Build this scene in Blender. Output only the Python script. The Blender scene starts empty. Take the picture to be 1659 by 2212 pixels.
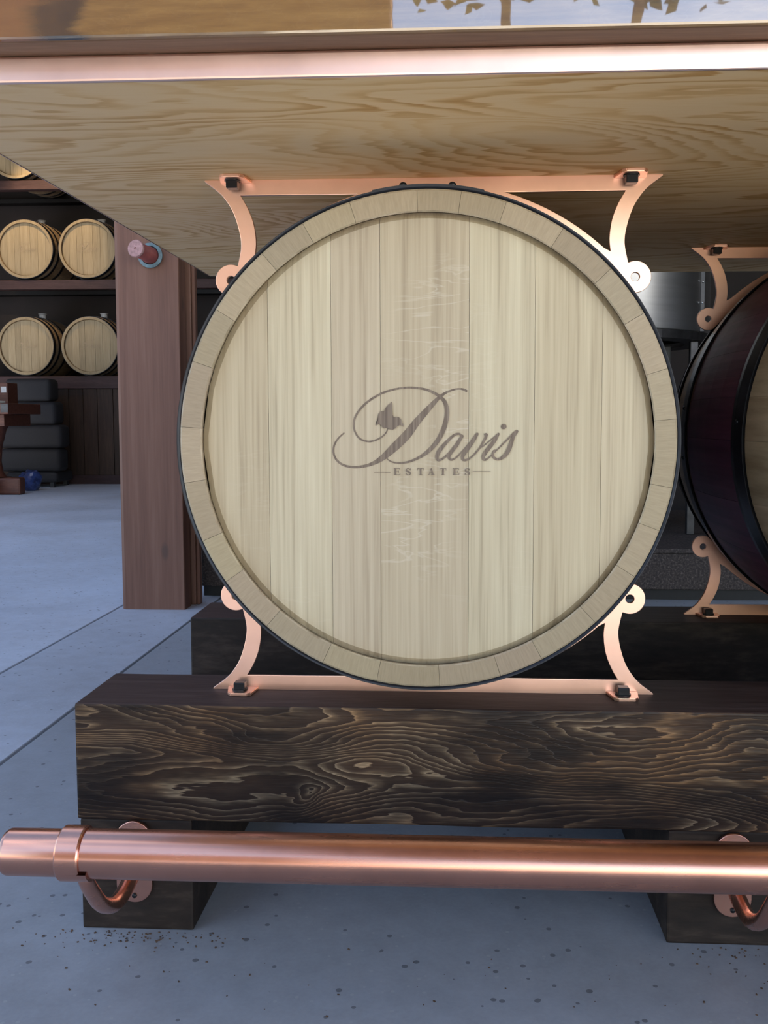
import bpy, bmesh, math, random
from mathutils import Vector, Matrix, noise as mnoise
random.seed(7)
S = bpy.context.scene
COL = S.collection
PI = math.pi
R_ = math.radians

# ------------------------------------------------------------------ camera
cam = bpy.data.cameras.new('camera')
camo = bpy.data.objects.new('camera', cam)
COL.objects.link(camo)
yaw, pitch, roll = -0.05187, -0.07685, -0.00116
fw = Vector((math.sin(yaw) * math.cos(pitch), math.cos(yaw) * math.cos(pitch), math.sin(pitch)))
rt = Vector((math.cos(yaw), -math.sin(yaw), 0))
up = rt.cross(fw)
r2 = math.cos(roll) * rt + math.sin(roll) * up
u2 = -math.sin(roll) * rt + math.cos(roll) * up
mw = Matrix((r2, u2, -fw)).transposed().to_4x4()
mw.translation = Vector((0.0364, -1.1957, 0.6714))
camo.matrix_world = mw
cam.sensor_fit = 'VERTICAL'
cam.sensor_height = 36.0
cam.lens = 36.0 * 2066.7 / 2212
cam.shift_x = (829.5 - 879.4) / 2212
cam.shift_y = (1066.0 - 1106.0) / 2212
cam.clip_start = 0.02
cam.clip_end = 400
S.camera = camo

# ------------------------------------------------------------------ sky, sun, exposure
S.view_settings.view_transform = 'Standard'
S.view_settings.look = 'None'
S.view_settings.exposure = -2.0
S.view_settings.gamma = 1.0
S.view_settings.use_curve_mapping = False
S.cycles.use_denoising = True
S.cycles.max_bounces = 8
S.cycles.diffuse_bounces = 5
S.cycles.glossy_bounces = 4
S.cycles.sample_clamp_indirect = 12.0
SKY_STRENGTH = 1.8
w = bpy.data.worlds.new('sky')
S.world = w
w.use_nodes = True
nt = w.node_tree
nt.nodes.clear()
wo = nt.nodes.new('ShaderNodeOutputWorld')
bg = nt.nodes.new('ShaderNodeBackground')
sk = nt.nodes.new('ShaderNodeTexSky')
sk.sky_type = 'NISHITA'
sk.sun_disc = False
sk.sun_elevation = R_(42)
sk.sun_rotation = R_(150)
sk.air_density = 1.0
sk.dust_density = 0.4
tcw = nt.nodes.new('ShaderNodeTexCoord')
cl = nt.nodes.new('ShaderNodeTexNoise')
cl.inputs['Scale'].default_value = 3.2
cl.inputs['Detail'].default_value = 6
rampw = nt.nodes.new('ShaderNodeValToRGB')
rampw.color_ramp.elements[0].position = 0.54
rampw.color_ramp.elements[1].position = 0.86
mixw = nt.nodes.new('ShaderNodeMixRGB')
mixw.inputs['Color2'].default_value = (11.0, 11.0, 11.2, 1)
nt.links.new(tcw.outputs['Generated'], cl.inputs['Vector'])
nt.links.new(cl.outputs['Fac'], rampw.inputs['Fac'])
nt.links.new(rampw.outputs['Color'], mixw.inputs['Fac'])
nt.links.new(sk.outputs['Color'], mixw.inputs['Color1'])
nt.links.new(mixw.outputs['Color'], bg.inputs['Color'])
bg.inputs['Strength'].default_value = SKY_STRENGTH
nt.links.new(bg.outputs['Background'], wo.inputs['Surface'])

sun = bpy.data.lights.new('sun', 'SUN')
sun.energy = 140.0
sun.angle = R_(0.55)
sun.color = (1.0, 0.94, 0.85)
suno = bpy.data.objects.new('sun', sun)
COL.objects.link(suno)
suno.rotation_euler = Vector((.68 * .743, -.733 * .743, .669)).to_track_quat('Z', 'Y').to_euler()   # behind the viewer to the right; the canopy keeps it off the bar


def portal(loc, rot, sx, sy):
    l = bpy.data.lights.new('daylight_portal', 'AREA')
    l.shape = 'RECTANGLE'
    l.size, l.size_y = sx, sy
    l.cycles.is_portal = True
    o = bpy.data.objects.new('daylight_portal', l)
    o.location = loc
    o.rotation_euler = rot
    COL.objects.link(o)


portal((2.9, -5.8, 2.0), (R_(90), 0, 0), 8.0, 4.0)              # open front of the canopy
portal((-4.2, -.85, 4.1), (0, 0, 0), 6.2, 9.8)                 # open court at the left


can = bpy.data.lights.new('rack_can_light', 'SPOT')        # warm ceiling can over the far rack
can.energy = 800
can.color = (1.0, .72, .42)
can.spot_size = R_(48)
can.spot_blend = .6
can.shadow_soft_size = .06
cano = bpy.data.objects.new('rack_can_light', can)
COL.objects.link(cano)
cano.location = (-4.2, 7.75, 3.92)
cano.rotation_euler = (R_(37), 0, 0)


# ------------------------------------------------------------------ materials
def new_mat(name, base=(.5, .5, .5), rough=.5, metal=0., spec=.5):
    m = bpy.data.materials.new(name)
    m.use_nodes = True
    b = m.node_tree.nodes['Principled BSDF']
    b.inputs['Base Color'].default_value = (*base, 1)
    b.inputs['Roughness'].default_value = rough
    b.inputs['Metallic'].default_value = metal
    b.inputs['Specular IOR Level'].default_value = spec
    return m, m.node_tree, b


class G:
    """tiny node-graph helper"""
    def __init__(s, nt):
        s.nt = nt

    def n(s, t, **kw):
        x = s.nt.nodes.new('ShaderNode' + t)
        for k, v in kw.items():
            setattr(x, k, v)
        return x

    def put(s, v, sock):
        if hasattr(v, 'is_output'):
            s.nt.links.new(v, sock)
        else:
            sock.default_value = v

    def coord(s, scale=(1, 1, 1), rot=(0, 0, 0), rnd=0.0, loc=(0, 0, 0)):
        tc = s.n('TexCoord')
        out = tc.outputs['Object']
        if rnd:
            oi = s.n('ObjectInfo')
            mu = s.math('MULTIPLY', oi.outputs['Random'], rnd)
            va = s.n('VectorMath', operation='ADD')
            s.put(out, va.inputs[0])
            s.put(mu, va.inputs[1])
            out = va.outputs[0]
        mp = s.n('Mapping')
        mp.inputs['Scale'].default_value = scale
        mp.inputs['Rotation'].default_value = rot
        mp.inputs['Location'].default_value = loc
        s.put(out, mp.inputs['Vector'])
        return mp.outputs['Vector']

    def noise(s, vec, scale=1., detail=3., rough=.5, dist=0.):
        x = s.n('TexNoise')
        x.inputs['Scale'].default_value = scale
        x.inputs['Detail'].default_value = detail
        x.inputs['Roughness'].default_value = rough
        x.inputs['Distortion'].default_value = dist
        s.put(vec, x.inputs['Vector'])
        return x.outputs['Fac']

    def math(s, op, a, b=0., c=0.):
        x = s.n('Math', operation=op)
        s.put(a, x.inputs[0])
        s.put(b, x.inputs[1])
        s.put(c, x.inputs[2])
        return x.outputs[0]

    def ramp(s, f, *els, interp='LINEAR'):
        x = s.n('ValToRGB')
        r = x.color_ramp
        r.interpolation = interp
        while len(r.elements) < len(els):
            r.elements.new(0.5)
        for e, (p, c) in zip(r.elements, els):
            e.position = p
            if isinstance(c, (int, float)):
                c = (c, c, c)
            e.color = (*c, 1)
        s.put(f, x.inputs['Fac'])
        return x.outputs['Color']

    def mix(s, f, a, b, mode='MIX'):
        x = s.n('MixRGB', blend_type=mode)
        for v, k in ((f, 'Fac'), (a, 'Color1'), (b, 'Color2')):
            if isinstance(v, tuple):
                v = (*v, 1)
            s.put(v, x.inputs[k])
        return x.outputs['Color']

    def bump(s, h, strength=.3, dist=.002):
        x = s.n('Bump')
        x.inputs['Strength'].default_value = strength
        x.inputs['Distance'].default_value = dist
        s.put(h, x.inputs['Height'])
        return x.outputs['Normal']

    def xyz(s, vec):
        x = s.n('SeparateXYZ')
        s.put(vec, x.inputs[0])
        return x.outputs

    def objcol(s):
        return s.n('ObjectInfo').outputs['Color']


def wood(name, dark, mid, light, scale, rnd=10., rough=.55, bump=.15, tint=True, fine=1., coat=0.):
    m, nt, b = new_mat(name, mid, rough, 0., .28)
    g = G(nt)
    v = g.coord(scale, rnd=rnd)
    n1 = g.noise(v, 1., 4, .6, .3)
    v2 = g.coord(tuple(q * 5 for q in scale), rnd=rnd)
    n2 = g.noise(v2, 1., 3, .6)
    f = g.math('ADD', g.math('MULTIPLY', n1, .6), g.math('MULTIPLY', n2, .4 * fine))
    c = g.ramp(f, (.3, dark), (.5, mid), (.68, light))
    if tint:
        c = g.mix(1., c, g.objcol(), 'MULTIPLY')
    g.put(c, b.inputs['Base Color'])
    g.put(g.bump(n2, bump, .001), b.inputs['Normal'])
    b.inputs['Coat Weight'].default_value = coat
    return m


# -- oak barrel head: vertical pale grain with wandering ray flecks
def head_oak():
    m, nt, b = new_mat('pale_oak_head', (.5, .44, .32), .5)
    g = G(nt)
    v = g.coord((75, 40, 1.6), rnd=9.)
    n1 = g.noise(v, 1., 5, .62, .15)
    v2 = g.coord((260, 60, 5), rnd=9.)
    n2 = g.noise(v2, 1., 2, .6)
    v3 = g.coord((9, 9, 1.2), rnd=5.)
    n3 = g.noise(v3, 1., 2, .5)
    f = g.math('ADD', g.math('MULTIPLY', n1, .5), g.math('MULTIPLY', n2, .32))
    f = g.math('ADD', f, g.math('MULTIPLY', n3, .18))
    c = g.ramp(f, (.32, (.285, .22, .138)), (.47, (.475, .39, .262)), (.64, (.585, .50, .350)))
    # ray flecks: thin contour of a noise field, only where a second field allows it
    v4 = g.coord((10, 10, 44), rnd=13.)
    n4 = g.noise(v4, 1., 3, .55, .6)
    d = g.math('ABSOLUTE', g.math('SUBTRACT', n4, .5))
    line = g.ramp(d, (0., 1.), (.022, 0.))
    v5 = g.coord((8, 8, 5), rnd=7.)
    n5 = g.noise(v5, 1., 1, .5)
    msk = g.ramp(n5, (.52, 0.), (.62, 1.))
    al = g.n('Attribute', attribute_type='OBJECT', attribute_name='fleck').outputs['Fac']
    k = g.math('MULTIPLY', g.math('MULTIPLY', line, msk), al)
    c = g.mix(g.math('MULTIPLY', k, .42), c, (.70, .64, .52))
    c = g.mix(1., c, g.objcol(), 'MULTIPLY')
    g.put(c, b.inputs['Base Color'])
    g.put(g.bump(n2, .12, .0006), b.inputs['Normal'])
    return m


def stave_oak():
    """staves: pale oak outside, wine-stained round the middle between the bilge hoops"""
    m, nt, b = new_mat('stave_oak', (.5, .42, .3), .5)
    g = G(nt)
    v = g.coord((60, 2., 60), rnd=9.)
    n1 = g.noise(v, 1., 4, .6, .2)
    c = g.ramp(n1, (.3, (.30, .245, .165)), (.5, (.42, .355, .25)), (.68, (.50, .43, .315)))
    # end grain on the chime: fine radial saw lines
    q = g.xyz(g.coord((1, 1, 1)))
    cx = g.n('CombineXYZ')
    g.put(g.math('MULTIPLY', g.math('ARCTAN2', q[2], q[0]), 130.), cx.inputs[0])
    g.put(g.math('MULTIPLY', g.math('SQRT', g.math('ADD', g.math('MULTIPLY', q[0], q[0]), g.math('MULTIPLY', q[2], q[2]))), 45.), cx.inputs[1])
    n2 = g.noise(cx.outputs[0], 1., 3, .65)
    geo = g.n('NewGeometry')
    tcn = g.n('TexCoord')
    ny = g.math('ABSOLUTE', g.xyz(tcn.outputs['Normal'])[1])
    endm = g.ramp(ny, (.75, 0.), (.9, 1.))
    ce = g.ramp(n2, (.3, (.30, .24, .15)), (.5, (.335, .27, .175)), (.7, (.37, .30, .195)))
    c = g.mix(endm, c, ce)
    c = g.mix(1., c, g.objcol(), 'MULTIPLY')
    ob = g.coord((1, 1, 1))
    y = g.math('ABSOLUTE', g.xyz(ob)[1])
    wob = g.math('MULTIPLY', g.noise(g.coord((14, 14, 14)), 1., 3), .012)
    st = g.ramp(g.math('ADD', y, wob), (.140, 1.), (.150, 0.))
    cs = g.ramp(n1, (.3, (.075, .022, .052)), (.7, (.15, .05, .10)))
    c = g.mix(st, c, cs)
    g.put(c, b.inputs['Base Color'])
    g.put(g.bump(g.math('ADD', n1, n2), .15, .0008), b.inputs['Normal'])
    return m


def copper(name, rough=.3, base=(.955, .60, .465), stretch=(3, 60, 60), dull=.0):
    m, nt, b = new_mat(name, base, rough, 1.)
    g = G(nt)
    n = g.noise(g.coord(stretch, rnd=3.), 1., 4, .6)
    n2 = g.noise(g.coord((9, 9, 9), rnd=3.), 1., 4, .6)
    c = g.ramp(n2, (.3, tuple(q * .86 for q in base)), (.6, base))
    g.put(c, b.inputs['Base Color'])
    r = g.math('ADD', g.math('MULTIPLY', n, .14), g.math('ADD', g.math('MULTIPLY', n2, .10), rough - .12))
    g.put(r, b.inputs['Roughness'])
    g.put(g.bump(n, .05, .0004), b.inputs['Normal'])
    return m


def charred():
    """brushed and charred timber: dark rings with pale worn earlywood"""
    m, nt, b = new_mat('charred_timber', (.04, .025, .016), .5, 0., .25)
    g = G(nt)
    n1 = g.noise(g.coord((1.7, 4.5, 7.5), loc=(3.1, 0., 1.7)), 1., 1.2, .4, .5)
    nw = g.noise(g.coord((9, 40, 40)), 1., 3, .6)
    nf = g.noise(g.coord((14, 260, 260)), 1., 3, .65)
    z = g.xyz(g.coord((1, 1, 1)))[2]
    r = g.math('ADD', g.math('MULTIPLY', n1, 38.), g.math('MULTIPLY', z, 85.))
    r = g.math('ADD', r, g.math('MULTIPLY', nw, 2.2))
    r = g.math('ADD', r, g.math('MULTIPLY', nf, .5))
    wn = g.n('TexNoise')
    wn.inputs['Scale'].default_value = 1.
    wn.inputs['Detail'].default_value = 3.
    g.put(g.coord((9, 20, 26)), wn.inputs['Vector'])
    va = g.n('VectorMath', operation='MULTIPLY_ADD')
    g.put(wn.outputs['Color'], va.inputs[0])
    va.inputs[1].default_value = (.09, 0, .030)
    g.put(g.coord((1, 1, 1), loc=(-.045, 0, -.015)), va.inputs[2])
    warp = va.outputs[0]
    for (ex, ez, ax, az, amp) in ((.735, .118, .12, .034, 6.), (.385, .085, .075, .036, -3.6), (.30, .030, .020, .018, 2.6), (.14, .112, .11, .022, -3.4), (.60, .075, .09, .02, 2.5), (1.2, .06, .1, .03, 6.)):
        mp = g.n('Mapping')
        mp.vector_type = 'TEXTURE'
        mp.inputs['Location'].default_value = (ex, 0, ez)
        mp.inputs['Scale'].default_value = (ax, 1e3, az)
        g.put(warp, mp.inputs['Vector'])
        ln = g.n('VectorMath', operation='LENGTH')
        g.put(mp.outputs[0], ln.inputs[0])
        ga = g.math('EXPONENT', g.math('MULTIPLY', g.math('MULTIPLY', ln.outputs['Value'], ln.outputs['Value']), -1.))
        r = g.math('ADD', r, g.math('MULTIPLY', ga, amp))
    saw = g.math('FRACT', r)
    ring = g.ramp(saw, (.0, 0.), (.5, .08), (.80, .45), (.94, 1.), (1., 0.))
    n3 = g.noise(g.coord((5.5, 20, 20), loc=(1.3, 2., .6)), 1., 4, .6)
    wear = g.ramp(n3, (.40, .07), (.66, 1.))
    k = g.math('MULTIPLY', ring, wear)
    k = g.math('MULTIPLY', k, g.ramp(nf, (.3, .55), (.6, 1.)))
    n4 = g.noise(g.coord((7, 7, 7)), 1., 3)
    lightc = g.mix(g.ramp(n4, (.4, 0.), (.6, 1.)), (.33, .185, .085), (.38, .275, .165))
    darkc = g.ramp(n3, (.35, (.010, .006, .0048)), (.7, (.042, .022, .013)))
    c = g.mix(k, darkc, lightc)
    g.put(c, b.inputs['Base Color'])
    g.put(g.ramp(k, (0., .42), (1., .6)), b.inputs['Roughness'])
    g.put(g.bump(g.math('ADD', ring, nf), .35, .0015), b.inputs['Normal'])
    return m


def plywood():
    m, nt, b = new_mat('fir_plywood', (.4, .28, .16), .6)
    g = G(nt)
    n1 = g.noise(g.coord((1.3, 3.6, 5.), loc=(2.2, .4, 0)), 1., 1.6, .45, .9)
    nw = g.noise(g.coord((7, 45, 40)), 1., 3, .6)
    nf = g.noise(g.coord((16, 340, 90)), 1., 3, .6)
    y = g.xyz(g.coord((1, 1, 1)))[1]
    r = g.math('ADD', g.math('MULTIPLY', n1, 21.), g.math('MULTIPLY', y, 9.))
    r = g.math('ADD', r, g.math('MULTIPLY', nw, 1.7))
    saw = g.math('FRACT', r)
    k = g.ramp(saw, (0., 0.), (.42, .05), (.72, .85), (.9, 1.), (1., .1))
    n3 = g.noise(g.coord((2.2, 9, 9)), 1., 3)
    k = g.math('MULTIPLY', k, g.ramp(n3, (.36, .25), (.62, 1.)))
    k = g.math('ADD', g.math('MULTIPLY', k, .8), g.math('MULTIPLY', nf, .22))
    c = g.ramp(k, (.08, (.84, .61, .33)), (.4, (.78, .52, .235)), (.95, (.54, .275, .075)))
    g.put(c, b.inputs['Base Color'])
    g.put(g.bump(nf, .12, .0006), b.inputs['Normal'])
    return m


def slab_wood():
    m, nt, b = new_mat('lacquered_slab', (.35, .2, .06), .35)
    g = G(nt)
    n1 = g.noise(g.coord((2.0, 9, 24)), 1., 5, .6, .8)
    nf = g.noise(g.coord((22, 80, 160)), 1., 3, .6)
    f = g.math('ADD', g.math('MULTIPLY', n1, .7), g.math('MULTIPLY', nf, .3))
    c = g.ramp(f, (.32, (.058, .024, .004)), (.48, (.135, .065, .012)), (.66, (.235, .13, .034)))
    n4 = g.noise(g.coord((26, 20, 40), rot=(0, .5, 0)), 1., 3, .55, .8)
    fl = g.ramp(g.math('ABSOLUTE', g.math('SUBTRACT', n4, .5)), (0., 1.), (.02, 0.))
    c = g.mix(g.math('MULTIPLY', fl, .04), c, (.50, .36, .17))
    # dark knot and red-brown heartwood towards the left end
    x = g.xyz(g.coord((1, 1, 1)))[0]
    wob = g.math('MULTIPLY', g.math('SUBTRACT', g.noise(g.coord((5, 5, 26)), 1., 4, .6), .5), .10)
    xx = g.math('ADD', x, wob)
    kn = g.ramp(xx, (.150, 0.), (.178, 1.), (.200, 1.), (.212, 0.))
    red = g.ramp(xx, (.15, 1.), (.21, 0.))
    c = g.mix(g.math('MULTIPLY', red, .75), c, (.15, .055, .018))
    c = g.mix(g.math('MULTIPLY', kn, .95), c, (.006, .004, .004))
    g.put(c, b.inputs['Base Color'])
    b.inputs['Coat Weight'].default_value = 1.
    b.inputs['Coat Roughness'].default_value = .015
    b.inputs['Coat IOR'].default_value = 2.4
    g.put(g.bump(g.noise(g.coord((18, 18, 30)), 1., 2), .02, .002), b.inputs['Coat Normal'])
    return m


def concrete():
    m, nt, b = new_mat('grey_concrete', (.22, .235, .26), .55)
    g = G(nt)
    n1 = g.noise(g.coord((1.3, 1.3, 1.3)), 1., 5, .6, .3)
    n2 = g.noise(g.coord((22, 22, 22)), 1., 4, .65)
    n3 = g.noise(g.coord((160, 160, 160)), 1., 2, .6)
    f = g.math('ADD', g.math('MULTIPLY', n1, .55), g.math('ADD', g.math('MULTIPLY', n2, .3), g.math('MULTIPLY', n3, .15)))
    c = g.ramp(f, (.33, (.255, .275, .305)), (.5, (.325, .352, .395)), (.66, (.385, .418, .475)))
    vo = g.n('TexVoronoi')
    g.put(g.coord((36, 36, 36)), vo.inputs['Vector'])
    vo.inputs['Scale'].default_value = 1.
    sp = g.math('LESS_THAN', g.math('ADD', vo.outputs['Distance'], g.math('MULTIPLY', n2, .16)), .215)
    gate = g.math('GREATER_THAN', g.noise(g.coord((9, 9, 9)), 1., 1), .47)
    k = g.math('MULTIPLY', g.math('MULTIPLY', sp, gate), .6)
    c = g.mix(k, c, (.045, .045, .05))
    vo2 = g.n('TexVoronoi')
    g.put(g.coord((55, 55, 55)), vo2.inputs['Vector'])
    vo2.inputs['Scale'].default_value = 1.
    sp2 = g.math('LESS_THAN', vo2.outputs['Distance'], .13)
    gate2 = g.math('GREATER_THAN', g.noise(g.coord((6, 6, 6), loc=(4, 4, 0)), 1., 1), .50)
    c = g.mix(g.math('MULTIPLY', g.math('MULTIPLY', sp2, gate2), .55), c, (.42, .44, .46))
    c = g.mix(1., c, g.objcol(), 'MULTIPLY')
    g.put(c, b.inputs['Base Color'])
    g.put(g.ramp(n1, (.3, .42), (.7, .6)), b.inputs['Roughness'])
    g.put(g.bump(g.math('ADD', n2, n3), .12, .001), b.inputs['Normal'])
    return m


def plain(name, base, rough=.5, metal=0., var=.25, scale=(20, 20, 20), bump=.05):
    m, nt, b = new_mat(name, base, rough, metal)
    g = G(nt)
    n = g.noise(g.coord(scale, rnd=4.), 1., 4, .6)
    c = g.ramp(n, (.3, tuple(q * (1 - var) for q in base)), (.7, tuple(min(1, q * (1 + var)) for q in base)))
    g.put(c, b.inputs['Base Color'])
    g.put(g.bump(n, bump, .001), b.inputs['Normal'])
    return m


def cedar():
    m, nt, b = new_mat('cedar_post', (.13, .075, .055), .6)
    g = G(nt)
    n1 = g.noise(g.coord((16, 16, .55), rnd=3.), 1., 4, .6, .2)
    n2 = g.noise(g.coord((110, 110, 4)), 1., 3, .6)
    f = g.math('ADD', g.math('MULTIPLY', n1, .7), g.math('MULTIPLY', n2, .3))
    c = g.ramp(f, (.32, (.105, .042, .026)), (.5, (.162, .073, .047)), (.68, (.21, .108, .075)))
    vo = g.n('TexVoronoi')
    g.put(g.coord((7, 7, 3.2), loc=(.3, .1, .2)), vo.inputs['Vector'])
    vo.inputs['Scale'].default_value = 1.
    kn = g.ramp(vo.outputs['Distance'], (.05, 1.), (.12, 0.))
    c = g.mix(g.math('MULTIPLY', kn, .6), c, (.05, .03, .025))
    g.put(c, b.inputs['Base Color'])
    g.put(g.bump(n2, .2, .001), b.inputs['Normal'])
    return m


def speckled():
    m, nt, b = new_mat('speckled_dark_stone', (.05, .038, .034), .75)
    g = G(nt)
    n = g.noise(g.coord((130, 130, 130)), 1., 3, .7)
    c = g.ramp(n, (.38, (.020, .015, .014)), (.56, (.06, .045, .04)), (.72, (.16, .13, .12)))
    g.put(c, b.inputs['Base Color'])
    g.put(g.bump(n, .4, .003), b.inputs['Normal'])
    return m


def brand():
    m, nt, b = new_mat('burnt_print', (.16, .12, .09), .6)
    g = G(nt)
    n = g.noise(g.coord((330, 20, 6)), 1., 3, .6)
    c = g.ramp(n, (.3, (.105, .072, .050)), (.5, (.165, .120, .086)), (.72, (.26, .20, .145)))
    g.put(c, b.inputs['Base Color'])
    return m


M = dict(
    head=head_oak(), stave=stave_oak(), brand=brand(), charred=charred(), ply=plywood(), slab=slab_wood(),
    concrete=concrete(), cedar=cedar(), speckled=speckled(),
    copper=copper('brushed_copper', .34), copper_pipe=copper('copper_pipe', .26, (.74, .38, .28), (2, 90, 90)),
    copper_band=copper('copper_band', .36, (.955, .66, .56)),
    hoop=plain('dark_steel_hoop', (.022, .024, .030), .36, .7, .3),
    bolt=plain('black_bolt', (.016, .017, .02), .35, .6),
    steel=plain('stainless', (.60, .61, .63), .34, 1., .08, (3, 3, 40), .02),
    darksteel=plain('dark_steel', (.05, .05, .055), .4, .8, .3),
    black=plain('black_paint', (.012, .012, .013), .6),
    beamtop=wood('stained_sawn_timber', (.034, .019, .016), (.058, .034, .029), (.092, .060, .053), (5, 60, 60), 3., .6, .3, False),
    fascia=wood('brown_moulding', (.115, .062, .034), (.165, .095, .055), (.22, .135, .085), (4, 60, 60), 3., .5, .1, False),
    sleeper=wood('dark_oiled_timber', (.009, .006, .005), (.022, .0145, .011), (.060, .042, .031), (6, 22, 22), 3., .55, .35, False),
    rackwood=wood('dark_rack_wood', (.022, .010, .010), (.038, .018, .018), (.055, .028, .028), (4, 30, 30), 6., .6, .15),
    panelwood=wood('dark_panel_wood', (.014, .007, .004), (.029, .015, .009), (.045, .024, .014), (25, 25, 2), 8., .6, .15),
    tablewood=wood('red_brown_wood', (.045, .015, .010), (.085, .030, .020), (.12, .048, .032), (5, 40, 40), 6., .45, .1, False),
    barrelbody=wood('rack_barrel_oak', (.14, .095, .055), (.20, .14, .085), (.27, .20, .13), (30, 2, 30), 8., .55, .1),
    rackhead=wood('rack_barrel_head', (.20, .15, .09), (.26, .20, .122), (.31, .245, .16), (40, 20, 2), 8., .55, .1),
    rackprint=plain('faint_print', (.24, .175, .105), .6),
    redplastic=plain('red_wood_peg', (.30, .085, .08), .45, 0., .3),
    pinkend=plain('worn_peg_end', (.34, .19, .19), .6, 0., .3, (90, 90, 90)),
    bluering=plain('blue_ring', (.11, .175, .205), .5, 0., .35, (60, 60, 60)),
    darkfabric=plain('charcoal_fabric', (.012, .011, .014), .8, 0., .2, (120, 120, 120)),
    bluebag=plain('blue_plastic', (.03, .05, .16), .25, 0., .4),
    white=plain('white_glaze', (.75, .76, .76), .3, 0., .05),
    silicone=plain('grey_bung', (.45, .45, .46), .5),
    plaster=plain('golden_siding', (.32, .14, .03), .8, 0., .2, (3, 3, 3)),
    darkwall=plain('dark_wall', (.010, .006, .006), .8, 0., .3, (3, 3, 3)),
    soffit=plain('roof_boards', (.12, .075, .045), .7, 0., .3, (2, 30, 2)),
    leaf=plain('leaf', (.05, .09, .025), .6, 0., .4, (2, 2, 2)),
    bark=plain('bark', (.12, .085, .06), .9, 0., .4, (20, 20, 3), .4),
    earth=plain('dry_ground', (.40, .365, .31), .9, 0., .25, (.6, .6, .6)),
    dust=plain('wood_dust', (.10, .06, .04), .9, 0., .4),
)


# ------------------------------------------------------------------ mesh helpers
def mesh_from(bm, name):
    me = bpy.data.meshes.new(name)
    bm.normal_update()
    bm.to_mesh(me)
    bm.free()
    return me


def part(name, data, mats, parent=None, loc=None, smooth=False, color=None):
    if isinstance(data, bmesh.types.BMesh):
        data = mesh_from(data, name)
    o = bpy.data.objects.new(name, data)
    COL.objects.link(o)
    if not isinstance(mats, (list, tuple)):
        mats = [mats]
    if not data.materials:
        for m in mats:
            data.materials.append(M[m])
    if smooth:
        data.polygons.foreach_set('use_smooth', [True] * len(data.polygons))
        data.set_sharp_from_angle(angle=.7)
    if parent:
        o.parent = parent
    if loc:
        o.location = loc
    if color:
        o.color = (*color, 1)
    return o


def thing(name, loc, label, cat, group=None, rz=0):
    o = bpy.data.objects.new(name, None)
    o.empty_display_size = .05
    COL.objects.link(o)
    o.location = loc
    o.rotation_euler = (0, 0, rz)
    return tag(o, label, cat, group)


def tag(o, label, cat, group=None, kind=None):
    o['label'] = label
    o['category'] = cat
    if group:
        o['group'] = group
    if kind:
        o['kind'] = kind
    return o


def structure(name, data, mats, label, loc=None):
    o = part(name, data, mats, None, loc)
    o['kind'] = 'structure'
    o['label'] = label
    o['category'] = 'setting'
    return o


def copy_tree(src, label=None):
    r = src.copy()
    COL.objects.link(r)
    if label:
        r['label'] = label
    for ch in src.children:
        c = ch.copy()
        COL.objects.link(c)
        c.parent = r
        for g in ch.children:
            d = g.copy()
            COL.objects.link(d)
            d.parent = c
    return r


def box(x0, x1, y0, y1, z0, z1, bev=0., bm=None, segs=2):
    b = bmesh.new()
    vs = [b.verts.new(p) for p in ((x0, y0, z0), (x1, y0, z0), (x1, y1, z0), (x0, y1, z0), (x0, y0, z1), (x1, y0, z1), (x1, y1, z1), (x0, y1, z1))]
    for f in ((0, 3, 2, 1), (4, 5, 6, 7), (0, 1, 5, 4), (1, 2, 6, 5), (2, 3, 7, 6), (3, 0, 4, 7)):
        b.faces.new([vs[i] for i in f])
    if bev:
        bmesh.ops.bevel(b, geom=b.edges[:], offset=bev, segments=segs, affect='EDGES', profile=.5)
    if bm is None:
        return b
    merge(bm, b)
    return bm


def merge(dst, src):
    t = bpy.data.meshes.new('t')
    src.to_mesh(t)
    src.free()
    dst.from_mesh(t)
    bpy.data.meshes.remove(t)


def lathe(profile, n=48, axis='Y', caps=True, a0=0., a1=2 * PI):
    """profile: list of (axial, radius)"""
    b = bmesh.new()
    full = abs(a1 - a0 - 2 * PI) < 1e-6
    cnt = n if full else n + 1
    rings = []
    for ax, r in profile:
        ring = []
        if r < 1e-6:
            ring = [b.verts.new(place(ax, 0, 0, axis))] * cnt
        else:
            for i in range(cnt):
                a = a0 + (a1 - a0) * i / n
                ring.append(b.verts.new(place(ax, r * math.cos(a), r * math.sin(a), axis)))
        rings.append(ring)
    for p, q in zip(rings, rings[1:]):
        for i in range(n):
            j = (i + 1) % cnt
            vs = []
            for v in (p[i], p[j], q[j], q[i]):
                if v not in vs:
                    vs.append(v)
            if len(vs) > 2:
                b.faces.new(vs)
    if caps and full:
        for ring in (rings[0], rings[-1]):
            if len(set(ring)) > 2:
                b.faces.new(ring)
    bmesh.ops.recalc_face_normals(b, faces=b.faces[:])
    return b


def place(ax, c, s, axis):
    return (c, ax, s) if axis == 'Y' else (ax, c, s) if axis == 'X' else (c, s, ax)


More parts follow.
